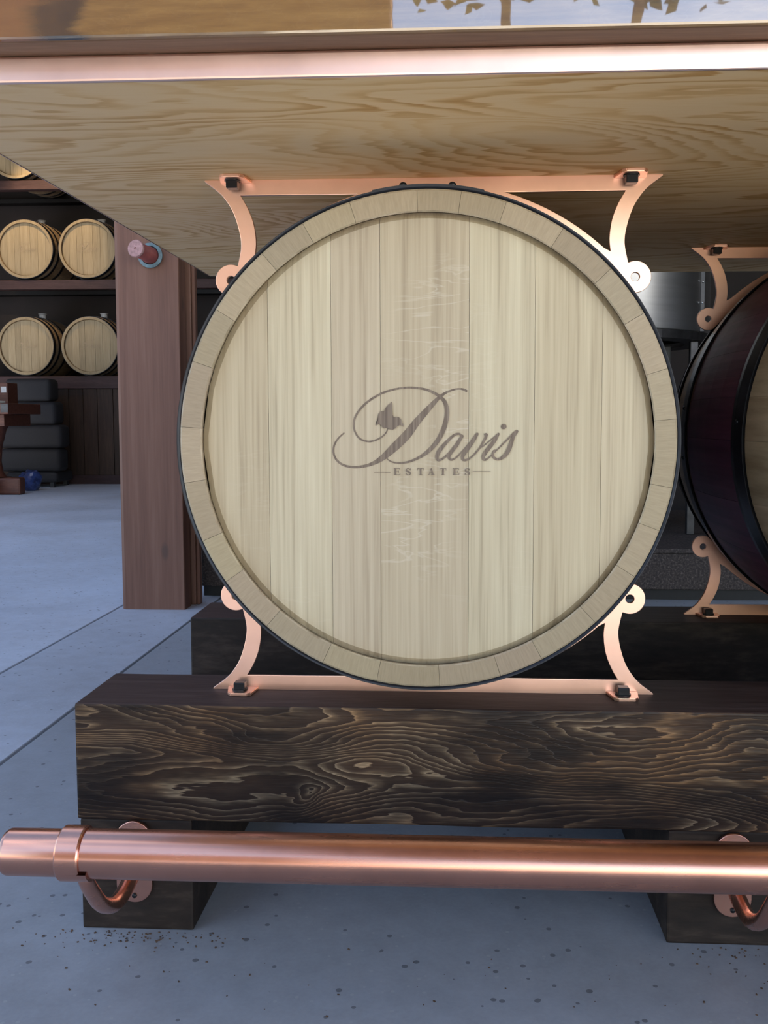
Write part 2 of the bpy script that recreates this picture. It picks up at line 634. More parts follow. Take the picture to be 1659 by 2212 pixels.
def curve2d(splines, half, bev=.0005):
    """closed outlines filled in the XZ plane (holes by even-odd), thickness 2*half along Y"""
    cu = bpy.data.curves.new('c', 'CURVE')
    cu.dimensions = '2D'
    cu.fill_mode = 'BOTH'
    cu.extrude = max(half - bev, 0)
    cu.bevel_depth = bev
    cu.bevel_resolution = 1
    for pts in splines:
        sp = cu.splines.new('POLY')
        sp.points.add(len(pts) - 1)
        for p, q in zip(sp.points, pts):
            p.co = (q[0], q[1], 0, 1)
        sp.use_cyclic_u = True
    o = bpy.data.objects.new('c', cu)
    COL.objects.link(o)
    me = bpy.data.meshes.new_from_object(o.evaluated_get(bpy.context.evaluated_depsgraph_get()))
    bpy.data.objects.remove(o)
    bpy.data.curves.remove(cu)
    me.transform(Matrix(((1, 0, 0, 0), (0, 0, -1, 0), (0, 1, 0, 0), (0, 0, 0, 1))))
    return me


def arc(cx, cz, r, a0, a1, n=16):
    return [(cx + r * math.cos(R_(a0 + (a1 - a0) * i / n)), cz + r * math.sin(R_(a0 + (a1 - a0) * i / n))) for i in range(n + 1)]


def tube(pts, radii, n=16, sub=1):
    """round tube along 3-D points"""
    b = bmesh.new()
    P = [Vector(p) for p in pts]
    if isinstance(radii, (int, float)):
        radii = [radii] * len(P)
    rings = []
    side = None
    for i, p in enumerate(P):
        t = (P[min(i + 1, len(P) - 1)] - P[max(i - 1, 0)]).normalized()
        if side is None:
            side = t.orthogonal().normalized()
        side = (side - t * side.dot(t)).normalized()
        o2 = t.cross(side)
        rings.append([b.verts.new(p + radii[i] * (side * math.cos(2 * PI * k / n) + o2 * math.sin(2 * PI * k / n))) for k in range(n)])
    for p, q in zip(rings, rings[1:]):
        for k in range(n):
            b.faces.new((p[k], p[(k + 1) % n], q[(k + 1) % n], q[k]))
    b.faces.new(rings[0])
    b.faces.new(rings[-1])
    bmesh.ops.recalc_face_normals(b, faces=b.faces[:])
    return b


def smooth_path(pts, m=8):
    """Catmull-Rom through tuples of any length"""
    out = []
    q = [pts[0]] + list(pts) + [pts[-1]]
    for i in range(1, len(q) - 2):
        p0, p1, p2, p3 = q[i - 1:i + 3]
        for k in range(m):
            t = k / m
            out.append(tuple(.5 * (2 * b + (c - a) * t + (2 * a - 5 * b + 4 * c - d) * t * t + (3 * b - a - 3 * c + d) * t ** 3)
                             for a, b, c, d in zip(p0, p1, p2, p3)))
    out.append(tuple(pts[-1]))
    return out


# ------------------------------------------------------------------ shared dimensions (metres; the bar runs along X, the bar front faces -Y)
ZB, ZT, ZU = .1495, .304, .9856        # timber underside, timber top, underside of the bar top
BL = -.4597                            # left end of the long timbers
XR = 1.62                              # right end of the bar, outside the frame
ZC = .6448                             # barrel axis height
YC = .348                              # barrel middle
HL = .429                              # half length
YK = .0792                             # front bracket plane
X2 = .7637                             # second barrel axis

# ------------------------------------------------------------------ the setting
sub = structure('floor', box(-14, 14, -40, 12, -.30, -.012), 'earth', 'grey concrete floor with two straight saw-cut joints')
for x0, x1, tone in ((-7., -1.1798, 1.68), (-1.1714, -.8599, 1.36), (-.8515, 6.4, .92)):  # slab tints imitate daylight: paler towards the open court, darker under the bar
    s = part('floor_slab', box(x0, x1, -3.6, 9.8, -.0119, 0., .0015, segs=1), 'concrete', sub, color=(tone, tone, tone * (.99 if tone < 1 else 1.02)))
ce = structure('ceiling', box(-1.16, 7., -5.7, 9.9, 4.0, 4.2), 'soffit', 'dark board ceiling of the canopy over the bar')
structure('ceiling', box(-7.4, -1.16, 4.2, 9.9, 4.0, 4.2), 'soffit', 'dark board ceiling over the barrel store')
structure('wall_back', box(-7.4, 7., 9.7, 9.9, -.01, 4.0), 'darkwall', 'dark wall behind the barrel rack')
structure('wall_left', box(-7.4, -7.2, 3.2, 9.7, -.01, 4.0), 'darkwall', 'dark wall at the left of the barrel store')
structure('wall_right', box(6.6, 6.8, -3., 9.7, -.01, 4.0), 'darkwall', 'dark wall at the right of the building')
structure('wall_middle', box(.2, 6.6, 4.6, 4.75, -.01, 4.0), 'darkwall', 'dark partition behind the stainless tank')


# ------------------------------------------------------------------ barrels
def prof(y):
    t = y / HL
    return .334 - .0445 * t * t


def stave(a0, a1, seg=5, ny=15):
    b = bmesh.new()
    ys = [-HL + 2 * HL * i / (ny - 1) for i in range(ny)]
    th = .0258
    gap = .00018
    rows = []
    for y in ys:
        ro = prof(y)
        ri = ro - th
        row = []
        g0 = gap / ro
        for i in range(seg + 1):
            a = a0 + g0 + (a1 - a0 - 2 * g0) * i / seg
            row.append((Vector((ro * math.cos(a), y, ro * math.sin(a))), Vector((ri * math.cos(a), y, ri * math.sin(a)))))
        rows.append(row)
    vo = [[b.verts.new(p[0]) for p in row] for row in rows]
    vi = [[b.verts.new(p[1]) for p in row] for row in rows]
    for k in range(ny - 1):
        for i in range(seg):
            b.faces.new((vo[k][i], vo[k][i + 1], vo[k + 1][i + 1], vo[k + 1][i]))
            b.faces.new((vi[k][i + 1], vi[k][i], vi[k + 1][i], vi[k + 1][i + 1]))
        for i in (0, seg):
            b.faces.new((vo[k][i], vi[k][i], vi[k + 1][i], vo[k + 1][i]))
    for k in (0, ny - 1):
        for i in range(seg):
            b.faces.new((vo[k][i], vo[k][i + 1], vi[k][i + 1], vi[k][i]))
    bmesh.ops.recalc_face_normals(b, faces=b.faces[:])
    edge = [e for e in b.edges if e.is_manifold and abs(abs(e.verts[0].co.y) - HL) < 1e-5 and abs(abs(e.verts[1].co.y) - HL) < 1e-5
            and abs(math.hypot(e.verts[0].co.x, e.verts[0].co.z) - math.hypot(e.verts[1].co.x, e.verts[1].co.z)) < 1e-4]
    bmesh.ops.bevel(b, geom=edge, offset=.0018, segments=1, affect='EDGES')
    return b


def hoop(y0, y1, lap=None, n=128, th=.0044):
    """steel hoop hugging the staves; lap = (angle0, angle1) of the riveted overlap"""
    k = 4
    ys = [y0 + (y1 - y0) * i / k for i in range(k + 1)]
    pr = [(y, prof(y) + th) for y in ys] + [(y, prof(y) + .0001) for y in reversed(ys)]
    pr.append(pr[0])
    b = lathe(pr, n, caps=False)
    if lap:
        pr2 = [(y0 + .001, prof(y0) + .0060), (y1 - .001, prof(y1) + .0060), (y1 - .001, prof(y1) + .0015), (y0 + .001, prof(y0) + .0015)]
        pr2.append(pr2[0])
        c = lathe(pr2, 14, caps=False, a0=R_(lap[0]), a1=R_(lap[1]))
        merge(b, c)
    return b


def rivet_at(parent, ang, y, r=.0042, off=.0060):
    a = R_(ang)
    rad = prof(y) + off
    b = bmesh.new()
    bmesh.ops.create_uvsphere(b, u_segments=10, v_segments=6, radius=r)
    for v in b.verts:
        v.co.z *= .75
    d = Vector((math.cos(a), 0, math.sin(a)))
    q = d.to_track_quat('Z', 'Y').to_matrix().to_4x4()
    q.translation = d * rad + Vector((0, y, 0))
    b.transform(q)
    return part('rivet', b, 'hoop', parent, smooth=True)


def head_board(xl, xr, y, rface=.2598, rback=.2674, n=10, flip=1):
    b = bmesh.new()
    layers = []
    for r, dy in ((rface, 0), (rback, .0055), (rback, .016)):
        a, c = max(xl, -r * .9995), min(xr, r * .9995)
        pts = []
        for i in range(n + 1):
            x = a + (c - a) * i / n
            pts.append((x, y + flip * dy, math.sqrt(max(r * r - x * x, 0))))
        for i in range(n, -1, -1):
            x = a + (c - a) * i / n
            pts.append((x, y + flip * dy, -math.sqrt(max(r * r - x * x, 0))))
        layers.append([b.verts.new(p) for p in pts])
    m = len(layers[0])
    for p, q in zip(layers, layers[1:]):
        for i in range(m):
            b.faces.new((p[i], p[(i + 1) % m], q[(i + 1) % m], q[i]))
    b.faces.new(layers[0])
    b.faces.new(layers[-1])
    bmesh.ops.recalc_face_normals(b, faces=b.faces[:])
    return b


# lettering burnt into the head: strokes traced as (x, y, width) in units of the print's own grid
ST = [
    [(220, 468, 11), (175, 510, 13), (145, 565, 14), (143, 620, 15), (165, 668, 16), (215, 706, 17), (290, 721, 18), (370, 714, 21), (440, 692, 28), (510, 650, 44),
     (600, 570, 62), (690, 480, 64), (760, 390, 54), (830, 310, 44), (900, 234, 32), (945, 192, 22), (1000, 160, 15), (1060, 143, 13), (1105, 145, 15), (1130, 157, 17)],
    [(550, 425, 9), (543, 450, 9), (520, 482, 11), (470, 515, 13), (410, 530, 14), (350, 515, 13), (312, 475, 13), (295, 420, 13), (302, 360, 14), (337, 298, 15), (400, 235, 16),
     (490, 180, 16), (590, 146, 15), (700, 131, 15), (800, 139, 16), (870, 160, 18), (930, 195, 22), (972, 240, 28), (988, 300, 33), (982, 370, 35), (958, 450, 35), (915, 530, 33),
     (850, 602, 28), (770, 655, 20), (690, 684, 15), (620, 690, 12), (570, 678, 10), (540, 655, 8)],
    [(1100, 500, 14), (1080, 474, 16), (1040, 484, 18), (985, 535, 24), (935, 595, 30), (914, 642, 28), (925, 668, 20), (960, 655, 16), (1010, 608, 14), (1060, 545, 14), (1098, 490, 14)],
    [(1100, 490, 22), (1060, 555, 28), (1015, 615, 28), (1003, 648, 22), (1022, 666, 16), (1055, 650, 12), (1100, 605, 10), (1160, 535, 11), (1205, 478, 18)],
    [(1212, 474, 20), (1185, 520, 27), (1140, 585, 30), (1108, 632, 28), (1106, 660, 22), (1130, 668, 15), (1175, 640, 13), (1225, 585, 14), (1262, 525, 18), (1280, 482, 22), (1272, 478, 20)],
    [(1262, 530, 10), (1240, 570, 10), (1262, 560, 10), (1310, 520, 9), (1365, 476, 14)],
    [(1368, 474, 18), (1335, 530, 28), (1285, 595, 30), (1258, 640, 26), (1266, 666, 18), (1295, 652, 12), (1350, 600, 10), (1420, 530, 12), (1475, 475, 16), (1502, 455, 22)],
    [(1504, 455, 22), (1480, 492, 24), (1462, 540, 30), (1445, 590, 32), (1415, 635, 28), (1375, 660, 20), (1340, 652, 18), (1328, 625, 20), (1338, 600, 18), (1352, 596, 10)],
]
LEAF = [(580, 234), (584, 290), (586, 330), (592, 348), (612, 345), (632, 350), (648, 366), (652, 385), (662, 400), (666, 421), (650, 412), (636, 409), (622, 416), (604, 434), (585, 443), (562, 440),
        (549, 428), (540, 428), (520, 434), (505, 420), (494, 405), (478, 404), (458, 413), (466, 394), (474, 378), (473, 350), (480, 325), (496, 306), (522, 303), (530, 284), (548, 262), (568, 246)]
KX = (.1315 + .1322) / 1659


def lg(x, y):
    return (-.1322 + x * KX, .7301 - ZC - y * KX)


def letter_rects(ch, cx, y0, y1, w):
    """Roman capitals from bars: list of polygons"""
    t, s = 13, 4.5
    l, r = cx - w / 2, cx + w / 2
    def bar(a, b, c, d):
        return [(a, b), (c, b), (c, d), (a, d)]
    if ch == 'E':
        return [bar(l + 6, y0, l + 6 + t, y1), bar(l, y0, r - 3, y0 + s), bar(l, y1 - s, r, y1), bar(l + 6 + t, (y0 + y1) / 2 - 2, r - 10, (y0 + y1) / 2 + 2),
                bar(r - 6, y0, r - 3, y0 + 15), bar(r - 3, y1 - 17, r, y1), bar(r - 13, (y0 + y1) / 2 - 8, r - 10, (y0 + y1) / 2 + 8)]
    if ch == 'T':
        return [bar(cx - t / 2, y0, cx + t / 2, y1), bar(l, y0, r, y0 + s), bar(l, y0, l + 3.5, y0 + 17), bar(r - 3.5, y0, r, y0 + 17), bar(cx - 14, y1 - s, cx + 14, y1)]
    if ch == 'A':
        return [[(cx - 2, y0), (cx + 5, y0), (r - 3, y1 - 2), (r - 17, y1 - 2)], [(cx - 2, y0), (cx + 1, y0 + 6), (l + 9, y1 - 2), (l + 5, y1 - 2)],
                bar(l + 13, y1 - 20, r - 14, y1 - 16), bar(l - 2, y1 - s, l + 17, y1), bar(r - 24, y1 - s, r + 3, y1)]
    return []


def lettering_mesh(th=.0006):
    b = bmesh.new()
    lay = [0]

    def lift():
        lay[0] -= 1.2e-5            # each stroke a hair above the one before, so that crossings do not fight
        return lay[0]

    def poly(pts):
        h = lift()
        f = [b.verts.new((p[0], h, p[1])) for p in pts]
        try:
            b.faces.new(f)
        except ValueError:
            pass

    def stroke(st, m=6):
        pts = smooth_path(st, m)
        L = []
        for i, (x, y, wd) in enumerate(pts):
            x0, y0 = pts[max(i - 1, 0)][:2]
            x1, y1 = pts[min(i + 1, len(pts) - 1)][:2]
            dx, dy = x1 - x0, y1 - y0
            n = math.hypot(dx, dy) or 1
            L.append(((x - dy / n * wd / 2, y + dx / n * wd / 2), (x + dy / n * wd / 2, y - dx / n * wd / 2)))
        h = lift()
        hs = [h - 1.5e-6 * i for i in range(len(L))]
        lay[0] = hs[-1]
        va = [b.verts.new((lg(*p)[0], hh, lg(*p)[1])) for (p, _), hh in zip(L, hs)]
        vb = [b.verts.new((lg(*q)[0], hh, lg(*q)[1])) for (_, q), hh in zip(L, hs)]
        for i in range(len(L) - 1):
            b.faces.new((va[i], va[i + 1], vb[i + 1], vb[i]))
        for k in (0, -1):
            x, y, wd = pts[k]
            poly([lg(x + wd / 2 * math.cos(a * PI / 6), y + wd / 2 * math.sin(a * PI / 6)) for a in range(12)])

    for s in ST:
        stroke(s)
    poly([lg(*p) for p in LEAF])
    poly([lg(1407 + 20 * math.cos(a * PI / 9), 420 + 20 * math.sin(a * PI / 9)) for a in range(18)])
    for ch, cx in zip('ESTATES', (617, 701, 793, 871, 960, 1056, 1140)):
        if ch == 'S':
            stroke([(cx + 15, 741, 4), (cx + 6, 731, 5), (cx - 6, 731, 6), (cx - 15, 740, 8), (cx - 9, 750, 12), (cx + 6, 757, 13), (cx + 16, 767, 9), (cx + 8, 778, 6), (cx - 6, 778, 5), (cx - 17, 766, 4)])
            for q in ([(cx + 14, 729), (cx + 18, 729), (cx + 18, 746), (cx + 14, 744)], [(cx - 20, 763), (cx - 16, 763), (cx - 16, 780), (cx - 20, 780)]):
                poly([lg(*p) for p in q])
        else:
            for q in letter_rects(ch, cx, 728, 780, 48):
                poly([lg(*p) for p in q])
    for a, c, y in ((443, 568, 758), (1180, 1312, 752)):
        poly([lg(a, y - 2), lg(c, y - 2), lg(c, y + 2), lg(a, y + 2)])
    bmesh.ops.triangulate(b, faces=b.faces[:])
    for f in b.faces:
        f.normal_update()
        if f.normal.y > 0:
            f.normal_flip()
    return b


JOINTS = [-.2690, -.1870, -.1118, -.0537, .0505, .1271, .2051, .2690]
BTINT = [(.92, .90, .86), (1.03, 1.05, 1.04), (.90, .88, .88), (.88, .86, .84), (1.0, 1.02, 1.0), (.94, .93, .88), (.98, .97, .93)]
FLECK = [.15, .15, .1, .9, .15, .0, .0]


def barrel(loc, label, letters=True, rivets=(), seed=1):
    rng = random.Random(seed)
    t = thing('wine_barrel', loc, label, 'barrel', 'barrels carried in copper brackets under the bar')
    # staves of unequal width
    ws = [rng.uniform(.75, 1.25) for _ in range(27)]
    k = 2 * PI / sum(ws)
    a = rng.uniform(0, .2)
    for q in ws:
        v = rng.uniform(.84, 1.06)
        part('stave', stave(a, a + q * k), 'stave', t, color=(v * 1.02, v * rng.uniform(.96, 1.0), v * rng.uniform(.90, .97)))
        a += q * k
    for i in range(7):
        o = part('head_board', head_board(JOINTS[i] + .0002, JOINTS[i + 1] - .0002, -HL + .0160), 'head', t, color=BTINT[i])
        o['fleck'] = FLECK[i]
    part('back_head', lathe([(HL - .03, 0), (HL - .03, .268), (HL - .012, .268), (HL - .012, 0)], 64), 'head', t, color=(1, 1, 1))
    hs = [(-HL + .0015, -HL + .042, (77, 102)), (-HL + .097, -HL + .127, None), (-.184, -.142, None), (.142, .184, None), (HL - .127, HL - .097, None), (HL - .042, HL - .0015, None)]
    for y0, y1, lap in hs:
        h = part('hoop', hoop(y0, y1, lap), 'hoop', t, smooth=False)
        h.data.polygons.foreach_set('use_smooth', [True] * len(h.data.polygons))
        if lap:
            rivet_at(h, 95.1, -HL + .012, .0046)
            rivet_at(h, 84.1, -HL + .012, .0046)
        for (ry, ang) in rivets:
            if y0 < ry < y1:
                rivet_at(h, ang, ry, .004, .0046)
    if letters:
        o = part('burnt_lettering', lettering_mesh(), 'brand', t, loc=(0, -HL + .0160 - .0004, 0))
        o['label'] = 'brown script and small capitals burnt into the pale head'
    return t


barrel1 = barrel((0, YC, ZC), 'large pale oak barrel head facing the viewer, centre of the picture', True, (), 3)
barrel2 = barrel((X2, YC, ZC), 'barrel with wine-stained purple middle, cut by the right edge of the picture', False, ((-.163, 176), (.163, 187), (.163, 172)), 11)


# ------------------------------------------------------------------ copper bracket halves
def half_bracket_mesh():
    """lower half in XZ, centred on the barrel axis: bar, two curved arms, cradle arc, two eyes"""
    H = .3408
    ri, ro = .3196, .3346
    ex, ez, er, eh = .2650, -.2115, .0200, .0062
    ea = math.degrees(math.atan2(ez, ex))           # direction of the eye
    right = []
    # outline, starting on the inner arc at the bottom, going to the right eye
    right += arc(0, 0, ri, -90, ea - 1.2, 40)
    # round the eye from the barrel side over the top to the arm junction
    start = ea + 180 - 25
    right += arc(ex, ez, er, start, start - 232, 26)
    outer = smooth_path([(.2552, -.2298), (.2503, -.2550), (.2529, -.2768), (.2606, -.3003), (.2712, -.3172), (.2807, -.3270), (.2915, -.3352)], 5)
    right += outer + [(.2965, -.3388), (.2975, -.3400), H and (.2973, -H)]
    pts = right + [(-x, z) for x, z in reversed(right)]
    clean = [pts[0]]
    for p in pts[1:]:
        if math.hypot(p[0] - clean[-1][0], p[1] - clean[-1][1]) > 2e-4:
            clean.append(p)
    if math.hypot(clean[0][0] - clean[-1][0], clean[0][1] - clean[-1][1]) < 2e-4:
        clean.pop()
    inn = smooth_path([(.2330, -.2437), (.2313, -.2613), (.2343, -.2845), (.2419, -.3050), (.2512, -.3212)], 5)
    zb = -.3218
    xa = math.sqrt(ro * ro - zb * zb)
    a1 = math.degrees(math.atan2(zb, xa))
    a0 = math.degrees(math.atan2(inn[0][1], inn[0][0]))
    win = inn + [(.2515, zb)] + arc(0, 0, ro, a1, a0, 16)[:-1]
    winl = [(-x, z) for x, z in win]
    eye = arc(ex, ez, eh, 0, 360, 16)[:-1]
    return curve2d([clean, win, winl, eye, [(-x, z) for x, z in eye]], .003)


BR = half_bracket_mesh()
BR_UP = BR.copy()
BR_UP.transform(Matrix.Diagonal((1, 1, -1, 1)))
BR_UP.flip_normals()


def tab_mesh(s):
    """mounting tongue lying on the timber (s=1) or under the bar top (s=-1): rounded front corners, root at y=0"""
    pts = [(-.021, 0), (.021, 0), (.017, -.030), (.012, -.0355), (-.010, -.0355), (-.015, -.030)]
    b = bmesh.new()
    z0, z1 = 0., .0042 * s
    A = [b.verts.new((x, y, z0)) for x, y in pts]
    B = [b.verts.new((x, y, z1)) for x, y in pts]
    b.faces.new(A)
    b.faces.new(B)
    for i in range(len(A)):
        b.faces.new((A[i], A[(i + 1) % 6], B[(i + 1) % 6], B[i]))
    bmesh.ops.recalc_face_normals(b, faces=b.faces[:])
    bmesh.ops.bevel(b, geom=b.edges[:], offset=.0008, segments=2, affect='EDGES')
    return b


def bolt_mesh(s):
    b = box(-.0075, .0075, -.0075, .0075, .0042 * s if s > 0 else -.0150, .0150 if s > 0 else -.0042, .0012)
    merge(b, lathe([(.0040 * s, .0105), (.0058 * s, .0105), (.0058 * s, .005)], 20, 'Z'))
    return b


TAB = {s: mesh_from(tab_mesh(s), 'mounting_tab') for s in (1, -1)}
BOLT = {s: mesh_from(bolt_mesh(s), 'square_bolt') for s in (1, -1)}


def bracket(x, y, top, label, facing=1):
    z = ZU - .0002 if top else ZT + .0002
    t = thing('barrel_bracket', (x, y, z), label, 'bracket', 'copper half brackets holding the barrels')
    s = -1 if top else 1
    fr = part('bracket_frame', BR_UP if top else BR, 'copper', t, loc=(0, 0, s * .3408))
    for dx in (-.256, .256):
        tb = part('mounting_tab', TAB[s], 'copper', t, loc=(dx, -.003 * facing, 0))
        if facing < 0:
            tb.rotation_euler = (0, 0, PI)
        part('square_bolt', BOLT[s], 'bolt', t, loc=(dx - .001, -.0195 * facing, 0))
    return t


bracket(.002, YK, False, 'lower copper bracket of the centre barrel, bolted to the front timber')
bracket(.002, YK, True, 'upper copper bracket of the centre barrel, bolted under the bar top')
bracket(X2, .6165, False, 'lower copper bracket of the right-hand barrel, on the rear timber', 1)
bracket(X2, .6165, True, 'upper copper bracket of the right-hand barrel, hanging from the bar top', 1)


# ------------------------------------------------------------------ timbers
def timber(lx, ly, lz, seed, plain_faces=('top',), ax='X'):
    """sawn timber with a slightly wandering worn arris"""
    b = box(0, lx, 0, ly, 0, lz)
    long_e = [e for e in b.edges if abs((e.verts[0].co - e.verts[1].co)['XYZ'.index(ax)]) > 1e-4]
    bmesh.ops.subdivide_edges(b, edges=long_e, cuts=40)
    for v in b.verts:
        p = v.co * 6 + Vector((seed * 3.1, 0, seed))
        v.co += Vector((0, mnoise.noise(p), mnoise.noise(p + Vector((9, 4, 2))))) * .0012
    ed = [e for e in b.edges if len(e.link_faces) == 2 and e.calc_face_angle(0) > 1.0]
    bmesh.ops.bevel(b, geom=ed, offset=.003, segments=2, affect='EDGES', profile=.6)
    b.normal_update()
    for f in b.faces:
        f.material_index = 1 if f.normal.z > .9 else 0
    return b


o = part('timber_beam', timber(XR - BL, .152, ZT - ZB, 1), ['charred', 'beamtop'], None, (BL, 0, ZB))
tag(o, 'front charred timber with flowing pale grain, under the centre barrel', 'timber')
o = part('timber_beam', timber(XR - BL, .152, ZT - ZB, 2), ['sleeper', 'beamtop'], None, (BL, .5437, ZB))
tag(o, 'rear dark timber seen behind the lower copper bracket', 'timber')
o = part('timber_sleeper', timber(.149, .72, ZB, 3, ax='Y'), ['sleeper', 'beamtop'], None, (-.4572, 0.002, 0))
tag(o, 'left dark sleeper block on the floor under the front timber end', 'timber')
o = part('timber_sleeper', timber(.22, .72, ZB, 4, ax='Y'), ['sleeper', 'beamtop'], None, (.3074, 0.002, 0))
tag(o, 'right dark sleeper block on the floor under the front timber', 'timber')

# ------------------------------------------------------------------ bar top
t = thing('bar_top', (-.5035, -.294, ZU), 'long wooden bar top with a copper edge band above the barrels', 'bar')
W = XR - -.5035 + .05
b = box(0, W, 0.0012, 1.199, 0, .0234)
part('plywood_panel', b, 'ply', t)
# copper band: front and left side, rounded
prof_b = [(0, -.0006), (-.0012, -.0005), (-.0022, .0006), (-.0025, .0022), (-.0025, .0212), (-.0022, .0228), (-.0012, .0239), (0, .0240)]
b = bmesh.new()
path = [(W, 0, 'f'), (0, 0, 'c'), (0, 1.199, 'l')]
rows = []
for x, y, k in path:
    row = []
    for off, z in prof_b:
        px = x + (off if k in 'cl' else 0)
        py = y + (off if k in 'cf' else 0)
        row.append(b.verts.new((px, py + (.001 if k in 'cf' else 0), z)))
    rows.append(row)
for p, q in zip(rows, rows[1:]):
    for i in range(len(p) - 1):
        b.faces.new((p[i], p[i + 1], q[i + 1], q[i]))
bmesh.ops.recalc_face_normals(b, faces=b.faces[:])
o = part('copper_edge_band', b, 'copper_band', t)
o['label'] = 'shiny copper band along the edge'
# thick lacquered slab overhanging the band
b = box(-.036, W, -.0345, 1.235, .0246, .090, .004, segs=3)
b.normal_update()
for f in b.faces:
    f.material_index = 1 if f.normal.z < -.75 else 0
o = part('lacquered_slab', b, ['slab', 'fascia'], t)
o['label'] = 'thick honey-brown slab with a mirror-gloss lacquer'

# ------------------------------------------------------------------ foot rail
RY, RZ, RR = -.165, .1816, .0272
t = thing('foot_rail', (0, RY, RZ), 'copper pipe foot rail along the front of the timbers', 'foot rail')
part('pipe', lathe([(-.384, RR), (-.383, RR), (XR, RR)], 64, 'X'), 'copper_pipe', t, smooth=False)
part('coupling', lathe([(-.4085, .0262), (-.4085, .0290), (-.4065, .0304), (-.3830, .0304), (-.3812, .0294), (-.3812, .0272)], 64, 'X'), 'copper_pipe', t)
part('end_cap', lathe([(-.4745, 0), (-.4745, .0225), (-.4738, .0240), (-.4720, .0252), (-.4700, .0258), (-.4690, .0260), (-.4080, .0261)], 64, 'X'), 'copper_pipe', t)
for ch in t.children:
    ch.data.polygons.foreach_set('use_smooth', [len(p.vertices) == 4 for p in ch.data.polygons])
    ch.data.set_sharp_from_angle(angle=.5)
for bx in (-.384, .388):
    f = part('flange', curve2d([arc(0, .031, .0228, 0, 180, 16) + arc(0, -.031, .0228, 180, 360, 16)], .0028, .001), 'copper_pipe', t, loc=(bx, .1625, -.0866))
    for dz in (.041, -.045):
        bm_ = bmesh.new()
        bmesh.ops.create_uvsphere(bm_, u_segments=10, v_segments=6, radius=.0034)
        for v in bm_.verts:
            v.co.y *= .6
        part('screw', bm_, 'steel' if dz > 0 else 'bolt', f, loc=(0, -.0035, dz), smooth=True)
    pth = smooth_path([(0, .163, -.099), (0, .145, -.103), (0, .115, -.108), (0, .082, -.104), (0, .045, -.083), (0, .018, -.054), (0, .002, -.033), (0, 0, -.0265)], 5)
    part('hook_arm', tube(pth, [.0105 - .002 * i / len(pth) for i in range(len(pth))], 14), 'copper_pipe', t, loc=(bx, 0, 0), smooth=True)
    part('saddle', lathe([(-.011, RR + .0001), (-.011, RR + .0032), (.011, RR + .0032), (.011, RR + .0001)], 20, 'X', caps=False, a0=R_(205), a1=R_(335)), 'copper_pipe', t, loc=(bx, 0, 0))

# ------------------------------------------------------------------ post with tap
PY = 2.112
t = thing('timber_post', (-1.037, PY, 0), 'reddish brown timber post standing on the concrete behind the bar', 'post')


def post_mesh():
    b = bmesh.new()
    pts = [(-.1145, .012), (-.1015, 0), (.1100, 0), (.1125, .003), (.1125, .075), (-.1145, .075)]
    A = [b.verts.new((x, y, 0)) for x, y in pts]
    B = [b.verts.new((x, y, 3.99)) for x, y in pts]
    b.faces.new(A)
    b.faces.new(B)
    n = len(pts)
    for i in range(n):
        b.faces.new((A[i], A[(i + 1) % n], B[(i + 1) % n], B[i]))
    bmesh.ops.recalc_face_normals(b, faces=b.faces[:])
    return b


part('front_post', post_mesh(), 'cedar', t)
part('back_post', box(-.1145, .126, .098, .140, 0, 3.99, .003), 'cedar', t)
part('core_post', box(-.105, .100, .0755, .0975, 0, 3.99), 'rackwood', t)
part('side_strip', box(.127, .139, .105, .135, 0, 3.99, .002), 'cedar', t)

t = thing('barrel_tap', (-1.020, PY, 1.237), 'red peg with a blue ring stuck into the brown post', 'tap')
ring = part('blue_ring', lathe([(0, .024), (-.004, .0420), (-.012, .0430), (-.016, .0320), (-.004, .0285)], 28), 'bluering', t)
ring['label'] = 'worn blue ring against the post'
part('peg', lathe([(0, .0285), (-.022, .0285), (-.026, .0265), (-.092, .0255), (-.096, .0250)], 24), 'redplastic', t, smooth=True).rotation_euler = (R_(-4), 0, R_(-10))
e = part('peg_end', lathe([(-.0955, .0275), (-.104, .0300), (-.109, .0275), (-.109, .0045), (-.1050, .0035), (-.1050, 0)], 24), 'pinkend', t)
e.rotation_euler = (R_(-4), 0, R_(-10))
e['label'] = 'pale pink worn end of the peg'

# ------------------------------------------------------------------ barrel rack far left
RYF = 8.655
t = thing('barrel_rack', (-4.2, RYF, 0), 'tall dark timber rack holding pale barrels, far left behind the post', 'rack')
for z0, z1, nm in ((3.04, 3.135, 'shelf_rail'), (2.026, 2.122, 'shelf_rail'), (1.0, 1.13, 'shelf_rail')):
    part(nm, box(-2.6, 3.2, 0, .09, z0, z1, .004, segs=1), 'rackwood', t)
    part(nm, box(-2.6, 3.2, .80, .94, z1 - .05, z1, .004, segs=1), 'rackwood', t, color=(.05, .05, .05))  # rear rail tinted near black to imitate the shade inside the rack
part('back_panel', box(-2.6, 3.2, .985, 1.01, 0, 3.95), 'darkwall', t)
part('plinth', box(-2.6, 3.2, .02, .06, 0, .095), 'rackwood', t, color=(.8, .75, .75))
x = -2.6
rng = random.Random(5)
while x < 3.15:
    wd = rng.uniform(.15, .21)
    v = rng.uniform(.65, 1.3)
    part('plank', box(x + .002, min(x + wd, 3.2) - .002, .025 + rng.uniform(0, .004), .06, .096, .998, .002, segs=1), 'panelwood', t, color=(v, v * .95, v * .95))
    x += wd

SB = 1.035


def rprof(y):
    t = y / (HL * SB)
    return .327 - .028 * t * t


